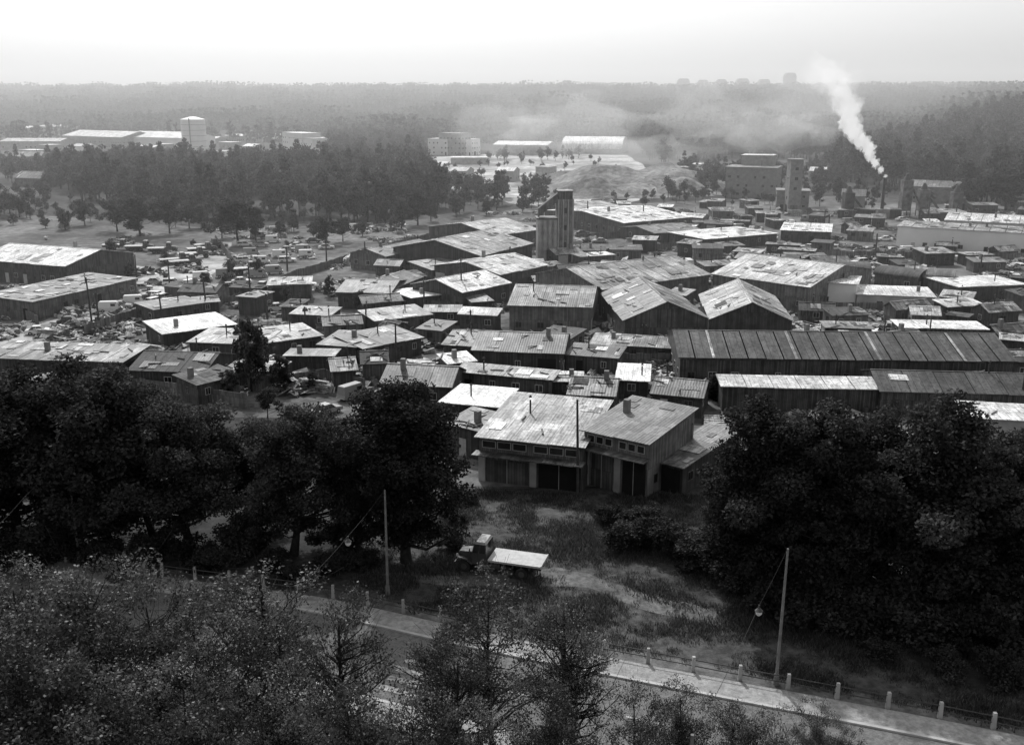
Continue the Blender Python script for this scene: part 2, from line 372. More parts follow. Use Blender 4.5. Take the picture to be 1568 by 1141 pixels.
Bd('barrel_roof_shed',(1250,413),(1332,416),(1255,405),3,'barrel',1.2,'grey','wood2')
Bd('barrel_roof_shed',(1415,425),(1460,428),(1418,416),3,'barrel',1.2,'mid','wood2')
# distant
NP=dict(patch=0,pipes=0)
Bd('distant_warehouse',(95,208),(186,211),34,9,'gable',4,'white','conc','win',**NP)
Bd('distant_warehouse',(190,210),(282,212),34,9,'gable',4,'white','tankw','blank',**NP)
Bd('distant_warehouse',(0,217),(92,217),26,6,'gable',2,'pale','plaster','win',**NP)
Bd('distant_warehouse',(-30,196),(40,197),30,7,'gable',2,'white','conc','blank',**NP)
Bd('distant_warehouse',(55,194),(100,195),30,7,'gable',2,'pale','conc','blank',**NP)
Bd('distant_block',(432,203),(462,205),14,15,'flat',0,'white','tankw','win',patch=0,pipes=1)
Bd('distant_block',(464,212),(478,213),12,12,'flat',0,'pale','tankw','win',patch=0,pipes=0)
Bd('distant_block',(655,213),(722,214),16,11,'flat',0,'pale','tankw','win',patch=0,pipes=1)
Bd('distant_block',(672,204),(706,205),10,15,'flat',0,'pale','plaster','win',**NP)
Bd('distant_warehouse',(755,222),(838,223),30,7,'gable',2,'white','plaster','blank',**NP)
Bd('distant_hangar',(860,228),(952,229),40,3,'barrel',8,'white','plaster','blank',**NP)
Bd('distant_warehouse',(690,242),(745,242),14,4,'flat',0,'white','plaster','blank',**NP)
Bd('concrete_plant',(1112,256),(1190,258),14,12,'flat',0,'mid','brick','win',patch=0,pipes=1)
Bd('concrete_plant_tower',(1136,238),(1184,239),9,16,'flat',0,'white','conc','blank',**NP)
Bd('small_works',(1023,257),(1055,257),9,9,'flat',0,'mid','brick','win',patch=0)
Bd('small_works',(1190,292),(1240,293),9,7,'flat',0,'pale','brick','win',patch=0)
Bd('batching_tower',(1212,245),(1231,245),5,18,'flat',0,'mid','brick','win',**NP)
Bd('small_works',(1395,285),(1470,288),9,6,'gable',2,'mid','brick','win',patch=0)
Bd('small_works',(1290,300),(1325,301),8,6,'gable',2,'mid','brick','win',patch=0)
Bd('distant_house',(555,285),(600,286),10,6,'gable',2,'pale','plaster','win',patch=0)
Bd('distant_house',(596,272),(625,273),10,6,'gable',2,'mid','plaster','win',patch=0)
Bd('distant_house',(18,240),(62,240),12,7,'gable',2.5,'mid','brick','win',patch=0)
Bd('distant_house',(22,272),(68,274),9,4,'gable',2.5,'mid','wood','win',patch=0)
for x_,y_,w_ in((110,224,24),(205,226,30),(335,218,20),(372,224,18),(400,205,24),(345,208,26),(470,211,20),(500,212,18),(28,230,26),(60,222,16),(235,221,14),(325,232,28),(315,212,16),(530,225,20),(760,262,26),(820,256,22),(690,262,24),(1060,252,30),(1240,262,24)):
    Bd('distant_house',(x_,y_),(x_+w_,y_+.6),10,5,R.choice(['flat','gable']),1.5,R.choice(['white','pale','white']),R.choice(['plaster','tankw','conc']),'win',**NP)
def clear(x,y,r):
    for (cx,cy,a,b,t) in foot:
        dx,dy=x-cx,y-cy; u=dx*math.cos(t)+dy*math.sin(t); v=-dx*math.sin(t)+dy*math.cos(t)
        if abs(u)<a+r and abs(v)<b+r: return False
    return True
cnt=0
for k in range(2600):
    px=R.uniform(230,1568); py=R.uniform(316,610)
    if px<560 and py<455: continue
    if py<400 and px<880: continue
    g=P(px,py)
    w=R.uniform(3,9)
    if not clear(g.x+w/2,g.y+2,w/2+.3): continue
    h=R.uniform(2.1,3.4); t=R.uniform(-.7,.5); dd=R.uniform(2.8,6)
    A=toimg(g.x,g.y,h); B_=toimg(g.x+w*math.cos(t),g.y+w*math.sin(t),h); ty=R.choice(['flat','shed','shed','gable']); rs=0 if ty=='flat' else (.4 if ty=='shed' else .9)
    Bd('small_shed',A,B_,dd,h,ty,rs,R.choice(['pale','mid','mottle','white','grey','mid','mottle','dark']),R.choice(['wood','wood','wood2']),'win',patch=1,pipes=R.choice([0,0,1]))
    cnt+=1
    if cnt>120: break
# ---------------------------------------------------------------- silo tower
s0=P(851,402); E=empty('silo_tower',(s0.x,s0.y,0),.08)
m=MB()
m.box(-4.6,-.1,-2,2.2,0,10.6,'conc')
for i in range(4): m.cyl((-4.1+i*1.2,-2.0,0),(-4.1+i*1.2,-2.0,10.4),.5,.5,'conc',10)
m.box(-4.9,0,-2.3,2.5,10.6,10.9,'mid'); m.obj('bins',E)
m=MB(); m.box(0,3.9,-2.2,2.2,0,15.2,'wood2'); m.box(.3,3.6,-1.9,1.9,15.2,17.0,'wood'); m.box(.1,3.8,-2.1,2.1,17.0,17.2,'mid')
for i in range(4): m.box(.15+i*1.15,.4+i*1.15,-2.3,-2.2,0,15.2,'conc')
for z in(4,8,12): m.box(1.4,2.2,-2.26,-2.2,z,z+1.2,'glass')
m.obj('shaft',E)
m=MB(); m.hexa([(-4.4,-1,11),(.2,-1,14.6),(.2,1,14.6),(-4.4,1,11),(-4.4,-1,13),(.2,-1,16.6),(.2,1,16.6),(-4.4,1,13)],'wood2'); m.obj('conveyor_housing',E)
foot.append((s0.x,s0.y,5,4,0))
# storage tank
t0=P(299,231); E=empty('storage_tank',(t0.x,t0.y,0)); m=MB(); m.cyl((0,0,0),(0,0,23),9,9,'tankw',40); m.cyl((0,0,23),(0,0,25),9.2,2,'tankw',40)
for z in range(3,23,4): m.cyl((0,0,z),(0,0,z+.25),9.08,9.08,'conc',40,False)
m.box(-.4,.4,-9.5,-9,0,24,'conc'); m.obj('shell',E)
foot.append((t0.x,t0.y,10,10,0))
# works chimney
c0=P(1349,334); CH=(c0.x,c0.y); chz=ztop(c0.y,272); E=empty('factory_chimney',(c0.x,c0.y,0)); m=MB(); m.cyl((0,0,0),(0,0,chz),.6,.4,'pipe',14); m.cyl((0,0,chz-.5),(0,0,chz),.5,.5,'pipe',14); m.box(-2,2,-2,2,0,3,'brick'); m.obj('stack',E)
for dx,hh in((9,12),(15,9),(-10,8),(26,8)):
    E=empty('process_tower',(c0.x+dx,c0.y+4,0)); m=MB(); m.box(-1.6,1.6,-1.6,1.6,2,hh,'junk2'); m.cyl((0,0,hh),(0,0,hh+2),1.2,.4,'metal',10)
    for a_ in(-1.5,1.5):
        for b_ in(-1.5,1.5): m.cyl((a_,b_,0),(a_,b_,2.2),.15,.15,'metal',6)
    m.hexa([(1.6,-.5,hh-2),(7,-.5,0),(7,.5,0),(1.6,.5,hh-2),(1.6,-.5,hh-1.2),(7,-.5,.8),(7,.5,.8),(1.6,.5,hh-1.2)],'junk2'); m.obj('frame',E)
# apartment towers on ridge
for px,pt,wd in((1045,121,32),(1075,123,30),(1103,122,30),(1135,121,34),(1168,122,30),(1207,112,30),(1400,126,30),(1433,125,34),(1470,125,34),(1508,128,30)):
    D_=2640; x=(px-784)/F*(D_*cp); zt=ztop(D_,pt); zb=40
    E=empty('apartment_tower',(x,D_,zb),R.uniform(-.2,.2)); m=MB(); H_=zt-zb; s=wd/2
    prof=[(-s,0),(s,0),(s,H_-9),(s-2,H_-4),(s-6,H_),(-s+6,H_),(-s+2,H_-4),(-s,H_-9)]
    m.prism(prof,-8,8,'brick')
    for z in np.arange(3,H_-6,3.0):
        for xx in np.arange(-s+2,s-2,4): m.box(xx,xx+2,-8.1,-7.9,z,z+1.5,'glass')
    m.obj('block',E)
# ---------------------------------------------------------------- ground
def terrain():
    xs=np.concatenate([-np.geomspace(6000,1,34)-0,[0],np.geomspace(1,6000,34)]); xs=np.unique(np.concatenate([xs,np.arange(-1800,1801,100)])); ys=np.concatenate([np.arange(-200,400,60),np.arange(400,1000,50),np.arange(1000,3200,80),np.array([3400,4000,5000,8000])])
    v=[(x,y,hgt(x,y)) for y in ys for x in xs]; n=len(xs); f=[(j*n+i,j*n+i+1,(j+1)*n+i+1,(j+1)*n+i) for j in range(len(ys)-1) for i in range(n-1)]
    me=bpy.data.meshes.new('ground'); me.from_pydata(v,[],f); me.materials.append(M['ground']); o=bpy.data.objects.new('ground',me); COL.objects.link(o)
terrain()
def sheet(name,ip,z,mat,world=False):
    pts=[(p if world else P(*p)) for p in ip]; me=bpy.data.meshes.new(name); me.from_pydata([(p[0],p[1],z) for p in pts],[],[tuple(range(len(pts)))])
    me.materials.append(M[mat]); o=bpy.data.objects.new(name,me); COL.objects.link(o)
    if me.polygons[0].normal.z<0: me.flip_normals()
    return o
def jag(ip,n=6,a=.06):
    w=[P(*p) for p in ip]; out=[]
    for i in range(len(w)):
        p,q=w[i],w[(i+1)%len(w)]; L=(q-p).length; nn=Vector((-(q-p).y,(q-p).x))/max(L,1e-6)
        for j in range(n): out.append(p.lerp(q,j/n)+nn*(R.uniform(-a,a)*min(L,40) if j else 0))
    return out
sheet('yard_ground',[(-200,640),(-200,350),(60,330),(330,350),(560,345),(800,320),(1250,300),(1700,320),(1800,700),(1100,690),(1060,745),(700,745),(640,640)],.02,'dirt')
sheet('sand_ground',jag([(640,290),(630,243),(760,236),(960,238),(1010,270),(1000,302),(900,322),(780,312),(720,292)]),.04,'sand',True)
sheet('grass_field',[(300,905),(520,840),(650,800),(700,748),(1080,748),(1250,870),(1600,960),(1600,1090),(1100,1024),(830,974),(640,936),(500,902)],.012,'grassg')
sheet('dirt_track',jag([(560,880),(800,878),(850,868),(900,878),(1000,912),(1110,940),(1100,960),(1000,938),(900,900),(700,900)],5,.04),.03,'track',True)
sheet('yard_track',jag([(-20,520),(60,495),(130,455),(230,420),(330,370),(355,372),(350,400),(300,440),(230,480),(120,512),(0,540)],5,.03),.045,'sand',True)
# ---------------------------------------------------------------- road with fence
fl=[(-200,820),(-60,838),(30,850),(180,872),(330,893),(500,912),(640,946),(830,984),(950,1008),(1090,1034),(1236,1062),(1390,1090),(1553,1122),(1700,1155),(1900,1200)]
fw=[P(*p) for p in fl]
def cr(pts,st=.6):
    out=[]
    for i in range(1,len(pts)-2):
        p0,p1,p2,p3=pts[i-1:i+3]; n=max(2,int((p2-p1).length/st))
        for j in range(n):
            t=j/n; out.append(.5*((2*p1)+(p2-p0)*t+(2*p0-5*p1+4*p2-p3)*t*t+(3*p1-p0-3*p2+p3)*t**3))
    return out
line=cr(fw)
def smooth(l,k=6):
    return [sum((l[max(0,min(len(l)-1,i+j))] for j in range(-k,k+1)),Vector((0,0)))/(2*k+1) for i in range(len(l))]
line=smooth(line,10)
nor=[]
for i in range(len(line)):
    d=(line[min(i+1,len(line)-1)]-line[max(i-1,0)]).normalized(); nor.append(Vector((d.y,-d.x)))
def strip(name,o0,o1,z,mat,zs=None,i0=0,i1=None,parent=None):
    v=[];f=[]; rng=range(i0,i1 or len(line))
    for k,i in enumerate(rng):
        a=line[i]+nor[i]*o0; b=line[i]+nor[i]*o1; v+=[(a.x,a.y,z),(b.x,b.y,z)]
        if zs is not None: v+=[(a.x,a.y,zs),(b.x,b.y,zs)]
    st=4 if zs is not None else 2
    for k in range(len(rng)-1):
        a=k*st;b=a+st; f.append((a,a+1,b+1,b))
        if st==4: f.append((a,b,b+2,a+2)); f.append((a+1,a+3,b+3,b+1))
    me=bpy.data.meshes.new(name); me.from_pydata(v,[],f); me.materials.append(M[mat]); o=bpy.data.objects.new(name,me); COL.objects.link(o)
    if parent: o.parent=parent
    return o
strip('verge',-1.2,.3,.02,'track')
strip('pavement',.3,2.3,.13,'pave')
strip('kerb',2.303,2.55,.15,'kerb',0)
strip('road',2.55,10.5,.024,'asph')
strip('kerb',10.5,10.75,.15,'kerb',0)
strip('pavement',10.753,13,.13,'pave')
E=empty('road_markings',(0,0,0))
for i in range(0,len(line)-8,14): strip('centre_dash',6.45,6.6,.03,'paint',None,i,i+5,E)
zc=P(640,1030); zi=min(range(len(line)),key=lambda i:(line[i]+nor[i]*6-zc).length)
E=empty('zebra_crossing',(0,0,0))
for k in range(4): strip('stripe',5.4+k*1.15,5.95+k*1.15,.035,'paint',None,zi-2,zi+3,E)
m=MB(); acc=0; last=None; rails=[]
for i in range(0,len(line)):
    if i: acc+=(line[i]-line[i-1]).length
    if last is None or acc>=2.95:
        acc=0; p=line[i]; last=i; h_=1.2; j=R.uniform(-.03,.03)
        m.hexa([(p.x-.13,p.y-.13,0),(p.x+.13,p.y-.13,0),(p.x+.13,p.y+.13,0),(p.x-.13,p.y+.13,0),(p.x-.1+j,p.y-.1,h_),(p.x+.1+j,p.y-.1,h_),(p.x+.1+j,p.y+.1,h_),(p.x-.1+j,p.y+.1,h_)],'plaster')
        rails.append(p)
o=m.obj('roadside_fence')
m=MB()
for a,b in zip(rails[:-1],rails[1:]):
    for z in(.5,.95): m.cyl((a.x,a.y,z),(b.x,b.y,z+R.uniform(-.03,.03)),.04,.04,'metal',5,False)
r_=m.obj('rails'); r_.parent=o
# ---------------------------------------------------------------- trees
def tube(path,rad,n):
    path=np.array(path);v=[];q=[]
    for i,p in enumerate(path):
        d=path[min(i+1,len(path)-1)]-path[max(i-1,0)]; d=d/ (np.linalg.norm(d)+1e-9)
        u=np.cross(d,[.31,.9,.17]); u/=np.linalg.norm(u)+1e-9; w=np.cross(d,u)
        for j in range(n):
            t=2*math.pi*j/n; v.append(p+(u*math.cos(t)+w*math.sin(t))*rad[i])
    for i in range(len(path)-1):
        for j in range(n): q.append((i*n+j,i*n+(j+1)%n,(i+1)*n+(j+1)%n,(i+1)*n+j))
    return np.array(v),np.array(q)
def npmesh(name,V,Q,mi,lm):
    me=bpy.data.meshes.new(name); me.vertices.add(len(V)); me.vertices.foreach_set('co',V.ravel().astype('f'))
    me.loops.add(Q.size); me.loops.foreach_set('vertex_index',Q.ravel().astype('i')); me.polygons.add(len(Q))
    me.polygons.foreach_set('loop_start',np.arange(0,Q.size,4,dtype='i')); me.materials.append(M['bark']); me.materials.append(M[lm])
    me.polygons.foreach_set('material_index',mi.astype('i')); me.update(calc_edges=True); return me
def make_tree(name,seed,H,cb,rx,nclump,nleaf,leaf,cr_,lm='leafA',trunk=.3,twigs=0,con=False,bn=5,flat=.75,crook=.03):
    g=np.random.default_rng(seed); V=[];Q=[];mi=[];off=0
    def add(v,q,m):
        nonlocal off
        V.append(v);Q.append(q+off);mi.append(np.full(len(q),m));off+=len(v)
    bend=g.normal(0,crook*H,2)
    def tr(t): return np.array([bend[0]*math.sin(t*2.6),bend[1]*math.sin(t*1.9),t*H*.86])
    ts=np.linspace(0,1,8); add(*tube([tr(t) for t in ts],[trunk*(1-.85*t)+(.25*trunk if t==0 else 0) for t in ts],max(5,bn+1)),0)
    cz=(cb+(1-cb)/2)*H; rz=(1-cb)/2*H; C=[];rs=[]
    sd=Vector((seed*3.1,seed*1.7,0))
    for i in range(nclump):
        d=g.normal(size=3); d/=np.linalg.norm(d); r=g.random()**.38
        lob=.8+.75*noise.noise(Vector(d)*1.7+sd)
        c=np.array([d[0]*rx*r*lob,d[1]*rx*r*lob,cz+d[2]*rz*r*(.85+.3*lob-.15)])
        if con:
            z=g.random()**1.2; a=g.random()*6.28; rr_=rx*(1-z)*(.4+.6*g.random()); c=np.array([math.cos(a)*rr_,math.sin(a)*rr_,H*(cb+(1-cb)*z)])
        else:
            c[2]=min(c[2],H-cr_*.5)
        k=tr(min(.98,max(0,c[2]/H/.9))); c[:2]+=k[:2]*.7
        C.append(c);rs.append(cr_*g.uniform(.55,1.3))
        if bn>0:
            t0=max(.12,min(.93,(c[2]-g.uniform(.25,.6)*np.linalg.norm(c[:2])-.02*H)/(H*.86))); a0=tr(t0); mid=(a0+c)/2+np.array([0,0,-.06*np.linalg.norm(c-a0)])+g.normal(0,.05*rx,3)
            r0=trunk*(1-.85*t0)*g.uniform(.3,.6)
            add(*tube([a0,mid,c],[r0,r0*.6,r0*.2],bn),0)
            for w in range(twigs):
                e=c+g.normal(size=3)*rs[-1]*.8+np.array([0,0,.2]); s_=mid+(c-mid)*g.random()
                add(*tube([s_,(s_+e)/2+g.normal(0,.1,3),e],[r0*.3,r0*.2,.008],3),0)
    C=np.array(C);rs=np.array(rs); pr=rs**2; pr/=pr.sum(); idx=g.choice(len(C),nleaf,p=pr)
    dd=g.normal(size=(nleaf,3)); dd/=np.linalg.norm(dd,axis=1)[:,None]; rad=(g.random(nleaf)**.5)[:,None]
    pos=C[idx]+dd*rad*rs[idx][:,None]*np.array([1,1,flat])
    pos[:,2]=np.maximum(pos[:,2],.1)
    a=g.normal(size=(nleaf,3)); a/=np.linalg.norm(a,axis=1)[:,None]
    nrm=g.normal(size=(nleaf,3))*.7+dd*.6+np.array([0,0,.5]); b=np.cross(nrm,a); b/=np.linalg.norm(b,axis=1)[:,None]+1e-9
    s=(leaf*g.uniform(.6,1.3,nleaf))[:,None]
    v=np.stack([pos-a*s*.5,pos+b*s*.33,pos+a*s*.55,pos-b*s*.33],1).reshape(-1,3)
    add(v,np.arange(nleaf*4).reshape(-1,4),1)
    return npmesh(name,np.concatenate(V),np.concatenate(Q),np.concatenate(mi),lm)
big=[make_tree('broadleaf_crown',s,15,.10,6.0,130,50000,.27,1.3,'leafA',.38) for s in(1,2,3)]
big.append(make_tree('broadleaf_crown_tall',4,18,.05,4.6,140,50000,.28,1.25,'leafA',.38))
big.append(make_tree('broadleaf_crown_tall',5,18,.05,5.0,145,50000,.28,1.25,'leafA',.38))
def place(name,me,Hm,px,bpy_,tpy,wf=1,rz=None):
    g=P(px,bpy_); z=ztop(g.y,tpy); s=z/Hm
    return inst(name,me,(g.x,g.y,0),R.uniform(0,6.28) if rz is None else rz,(s*wf,s*wf,s))
for a in [(0,30,835,548,1.15),(1,165,845,562,1.2),(2,290,835,600,1.1),(0,-70,850,560,1.1),(1,100,820,590,1.0),(2,450,850,622,1.05),(1,622,860,588,1.1),(0,548,845,650,.75),(2,375,800,650,.85),(2,235,820,610,1)]:
    place('broadleaf_tree',big[a[0]],15,*a[1:4],a[4])
for a in [(3,1150,905,600,1.15),(4,1270,930,612,1.15),(3,1430,940,594,1.25),(4,1520,925,650,1.2),(0,1600,960,690,1.1),(1,1350,900,630,1.0),(3,1225,900,620,1.1),(4,1105,880,720,.85)]:
    place('broadleaf_tree',big[a[0]],15 if a[0]<3 else 18,*a[1:4],a[4])
bush=[make_tree('bush_mesh',s,3,.02,2.4,30,5000,.26,.8,'leafA',.08,0,bn=3) for s in(21,22)]
for px,py,s in [(960,835,1.0),(1010,840,1.1),(1050,850,.9),(1075,870,1.2),(1120,900,1),(1250,960,1.2),(1320,975,1.1),(1400,980,1.3),(1480,990,1.2),(1550,1000,1.3),(1180,930,1.2),(1220,945,1.2),(1360,960,1.4),(1440,965,1.5),(1290,950,1.3),(1520,970,1.5),(370,850,1),(300,865,1),(240,850,1.1),(100,850,1.2),(20,860,1.2),(160,865,.9),(420,870,.7),(690,840,.5),(560,870,.6),(510,880,.7),(1095,610,1),(450,890,.5),(1450,1030,.7),(1530,1050,.8),(1350,1010,.6),(60,870,1),(200,880,1),(330,875,.8),(390,830,1.1),(520,840,1),(930,800,.6),(985,810,.8),(720,770,.4),(700,800,.5),(640,770,.8)]:
    g=P(px,py); inst('bush',R.choice(bush),(g.x,g.y,0),R.uniform(0,6),(s,s,s*R.uniform(.7,1)))
fg=[make_tree('foreground_crown',s,15,.3,4.2,110,16000,.16,.85,'leafB',.24,5) for s in(31,32)]
fg.append(make_tree('sparse_crown',33,15,.3,3.8,90,8500,.16,.8,'leafB',.24,6,crook=.05))
fg.append(make_tree('sparse_crown',34,15,.3,4.6,70,4600,.17,.85,'leafB',.36,7,bn=6,crook=.09))
for k,px,D_,tp,wf in [(0,20,46,845,1.0),(1,120,43,852,1.0),(2,215,45,872,1.0),(3,345,48,855,1.3),(2,290,43,900,.9),(2,440,44,915,.9),(0,280,38,990,.95),(3,545,46,875,.85),(1,545,38,1030,.9),(2,760,47,868,1.0),(3,840,46,900,.8),(2,700,42,965,.9),(3,900,45,945,.8),(1,850,40,1035,.8),(2,965,42,1040,.8),(0,1040,44,1035,.8),(1,1130,42,1068,.8),(0,1250,45,1065,.75),(0,-60,40,880,1.1),(1,50,38,960,1.0),(1,160,37,1010,1.0),(2,1190,40,1085,.7),(3,450,41,980,1),(0,400,38,1040,.8),(0,1300,44,1105,.6),(2,620,38,1050,.9),(3,640,43,960,.8),(0,730,38,1070,.8)]:
    z=ztop(D_,tp); x=(px-784)/F*(D_*cp+(CAMH-z*.8)*sp); s=z/15; inst('foreground_tree',fg[k],(x,D_,0),R.uniform(0,6.28),(s*wf,s*wf,s))
midm=[make_tree('mid_crown',s,11,.12,4.2,50,5000,.5,1.1,'leafC',.22,bn=4) for s in(41,42,43)]
for px,b,t,w in [(215,362,292,1.4),(260,358,300,1.1),(180,355,298,1.1),(130,345,298,1),(100,352,315,1),(290,350,305,1),(365,375,296,1.3),(392,368,315,1),(340,365,318,1),(310,350,310,1),(500,375,325,1.2),(525,370,330,1),(555,362,335,1),(480,365,335,.9),(385,600,480,.7),(400,560,500,.8),(370,540,490,.7),(430,600,540,.9),(470,500,470,1),(550,480,440,.8),(505,455,420,.7),(1090,612,570,.7),(315,450,415,.8),(745,330,300,1),(800,325,295,1),(640,345,285,1.1),(615,350,300,1),(590,345,305,1),(1005,545,520,.7),(935,575,545,.5),(700,330,300,1),(660,340,300,1),(180,600,560,1),(440,470,430,.7),(350,610,560,1),(640,410,390,.8),(1480,320,265,1.1),(1540,322,245,1.3),(1510,310,250,1.2),(1420,315,290,1),(450,355,325,1),(430,362,335,1),(760,500,480,.6),(410,640,590,.9),(480,600,565,.8),(1240,480,462,.7),(20,345,325,1.2),(70,350,330,1.2),(560,620,590,.8),(600,470,445,.7),(820,560,545,.5)]:
    place('yard_tree',R.choice(midm),11,px,b,t,w)
def instancer(name,pts,me):
    v=[];f=[]
    for x,y,z,s,r in pts:
        i=len(v); c,q=math.cos(r)*s*.5*1.41421,math.sin(r)*s*.5*1.41421
        v+=[(x+c,y+q,z),(x-q,y+c,z),(x-c,y-q,z),(x+q,y-c,z)]; f.append((i,i+1,i+2,i+3))
    pm=bpy.data.meshes.new(name); pm.from_pydata(v,[],f); o=bpy.data.objects.new(name,pm); COL.objects.link(o)
    o.instance_type='FACES'; o.use_instance_faces_scale=True; o.show_instancer_for_render=False; o.show_instancer_for_viewport=False
    c=bpy.data.objects.new('plant',me); COL.objects.link(c); c.parent=o; return o
def inpoly(x,y,pl):
    r=False;j=len(pl)-1
    for i in range(len(pl)):
        if (pl[i][1]>y)!=(pl[j][1]>y) and x<(pl[j][0]-pl[i][0])*(y-pl[i][1])/(pl[j][1]-pl[i][1])+pl[i][0]: r=not r
        j=i
    return r
wt=[make_tree('woodland_tree',s,14,.15,4.5,26,1100,1.0,1.7,'leafC',.25,bn=3) for s in(51,52)]+[make_tree('woodland_conifer',53,17,.12,3.2,30,800,.9,1.1,'leafC',.22,bn=3,con=True)]
zones=[([(75,300),(75,266),(320,264),(400,268),(480,262),(560,252),(640,262),(680,325),(560,345),(430,335),(330,338),(200,320)],42,.95),
 ([(640,300),(830,300),(860,322),(690,338)],90,.7),([(1270,240),(1750,215),(1750,325),(1490,322),(1400,297),(1280,285)],42,1.1),
 ([(500,218),(640,218),(650,245),(500,250)],50,.9),([(960,215),(1300,215),(1300,245),(1110,243),(1000,255)],50,.9),([(-100,345),(75,345),(80,300),(-100,295)],110,.6),
 ([(-100,250),(0,250),(60,250),(75,280),(-100,285)],110,.7),([(70,240),(500,240),(500,262),(70,262)],130,.45),([(1250,300),(1340,300),(1340,325),(1250,322)],120,.6),([(1010,300),(1110,296),(1110,312),(1010,314)],130,.55),([(700,246),(900,240),(900,246),(700,252)],200,.5),([(1020,258),(1200,262),(1300,262),(1290,300),(1020,292)],110,.6),([(640,262),(720,290),(790,306),(640,300)],110,.6),
 ([(-100,352),(330,348),(700,328),(860,322),(1600,322),(1600,290),(1000,296),(860,318),(640,300),(-100,300)],110,.3),([(0,430),(60,400),(300,352),(620,350),(560,400),(350,440),(120,440)],260,.28),([(640,290),(700,250),(950,246),(1000,290),(860,318)],320,.3)]
pp=[[],[],[]]
for ip,den,ts in zones:
    w=[P(*p) for p in ip]; x0,x1=min(p.x for p in w),max(p.x for p in w); y0,y1=min(p.y for p in w),max(p.y for p in w)
    for k in range(int((x1-x0)*(y1-y0)/den)):
        x,y=R.uniform(x0,x1),R.uniform(y0,y1)
        if inpoly(x,y,w) and clear(x,y,3) and noise.noise(Vector((x*.02,y*.02,0)))>-.35:
            pp[R.choice([0,0,1,1,2]) if ts>.4 else R.choice([0,1])].append((x,y,hgt(x,y),ts*R.uniform(.6,1.25),R.uniform(0,6.28)))
for i in range(3): instancer('woodland',pp[i],wt[i])
def clumpmesh(seed,con):
    g=np.random.default_rng(seed); parts=[make_tree('t',seed*10+i,16,.1,4.0,9,80,2.0,1.6,'leafC',.2,bn=0,con=con or i%3==0) for i in range(3)]
    V=[];Q=[];M_=[];off=0
    for k in range(9):
        me=parts[k%3]; v=np.empty(len(me.vertices)*3,'f'); me.vertices.foreach_get('co',v); v=v.reshape(-1,3); q=np.empty(len(me.loops),'i'); me.loops.foreach_get('vertex_index',q)
        s=g.uniform(.6,1.3); a=g.uniform(0,6.28); c_,s_=math.cos(a),math.sin(a); v2=np.stack([v[:,0]*c_-v[:,1]*s_,v[:,0]*s_+v[:,1]*c_,v[:,2]],1)*s+np.array([(k%3-1)*7.5+g.uniform(-2.5,2.5),(k//3-1)*7.5+g.uniform(-2.5,2.5),0])
        mi=np.empty(len(me.polygons),'i'); me.polygons.foreach_get('material_index',mi)
        V.append(v2);Q.append(q.reshape(-1,4)+off);M_.append(mi);off+=len(v2)
    return npmesh('forest_patch',np.concatenate(V),np.concatenate(Q),np.concatenate(M_),'leafC')
fp=[clumpmesh(61,False),clumpmesh(62,True)]
pf=[[],[]]
y=880
while y<2600:
    lim=y*.62; x=-lim
    while x<lim:
        xx,yy=x+R.uniform(-6,6),y+R.uniform(-6,6)
        ok=clear(xx,yy,22)
        if yy<1150 and xx<-250: ok=ok and R.random()<.25
        n_=noise.noise(Vector((xx*.004,yy*.006,5)))
        if ok and n_>-.5: pf[R.choice([0,0,1])].append((xx,yy,hgt(xx,yy)-1,R.uniform(.7,1.25)*(1+.4*noise.noise(Vector((xx*.012,yy*.012,9)))),R.uniform(0,6.28)))
        x+=21
    y+=21
for i in range(2): instancer('distant_forest',pf[i],fp[i])
# grass
def tuft(seed):
    g=random.Random(seed); m=MB()
    for i in range(22):
        a=g.uniform(0,6.28); r=g.uniform(0,.5); x,y=r*math.cos(a),r*math.sin(a); h=g.uniform(.08,.3); b=g.uniform(0,6.28); w=.03; dx,dy=math.cos(b)*w,math.sin(b)*w; l=g.uniform(-.15,.15)
        m.poly([(x-dx,y-dy,0),(x+dx,y+dy,0),(x+l,y+l*.6,h)],'grassl')
    return m.mesh('grass_tuft')
gp=[]
gz=[P(*p) for p in [(300,905),(520,850),(650,800),(705,752),(1080,760),(1250,870),(1650,930),(1650,1130),(1100,1025),(830,975),(500,905)]]
x0,x1=min(p.x for p in gz),max(p.x for p in gz); y0,y1=min(p.y for p in gz),max(p.y for p in gz)
tr_=[P(*p) for p in [(560,880),(800,878),(850,868),(900,878),(1000,912),(1110,940),(1100,960),(1000,938),(900,900),(700,900)]]
for k in range(36000):
    x,y=R.uniform(x0,x1),R.uniform(y0,y1)
    n_=noise.noise(Vector((x*.25,y*.25,0)))+.5*noise.noise(Vector((x*.9,y*.9,4)))
    if inpoly(x,y,gz) and R.random()<.6+n_ and not (inpoly(x,y,tr_) and R.random()<.75): gp.append((x,y,0,R.uniform(.5,1.3)*max(.3,1+n_),R.uniform(0,6.28)))
instancer('grass',gp,tuft(3))
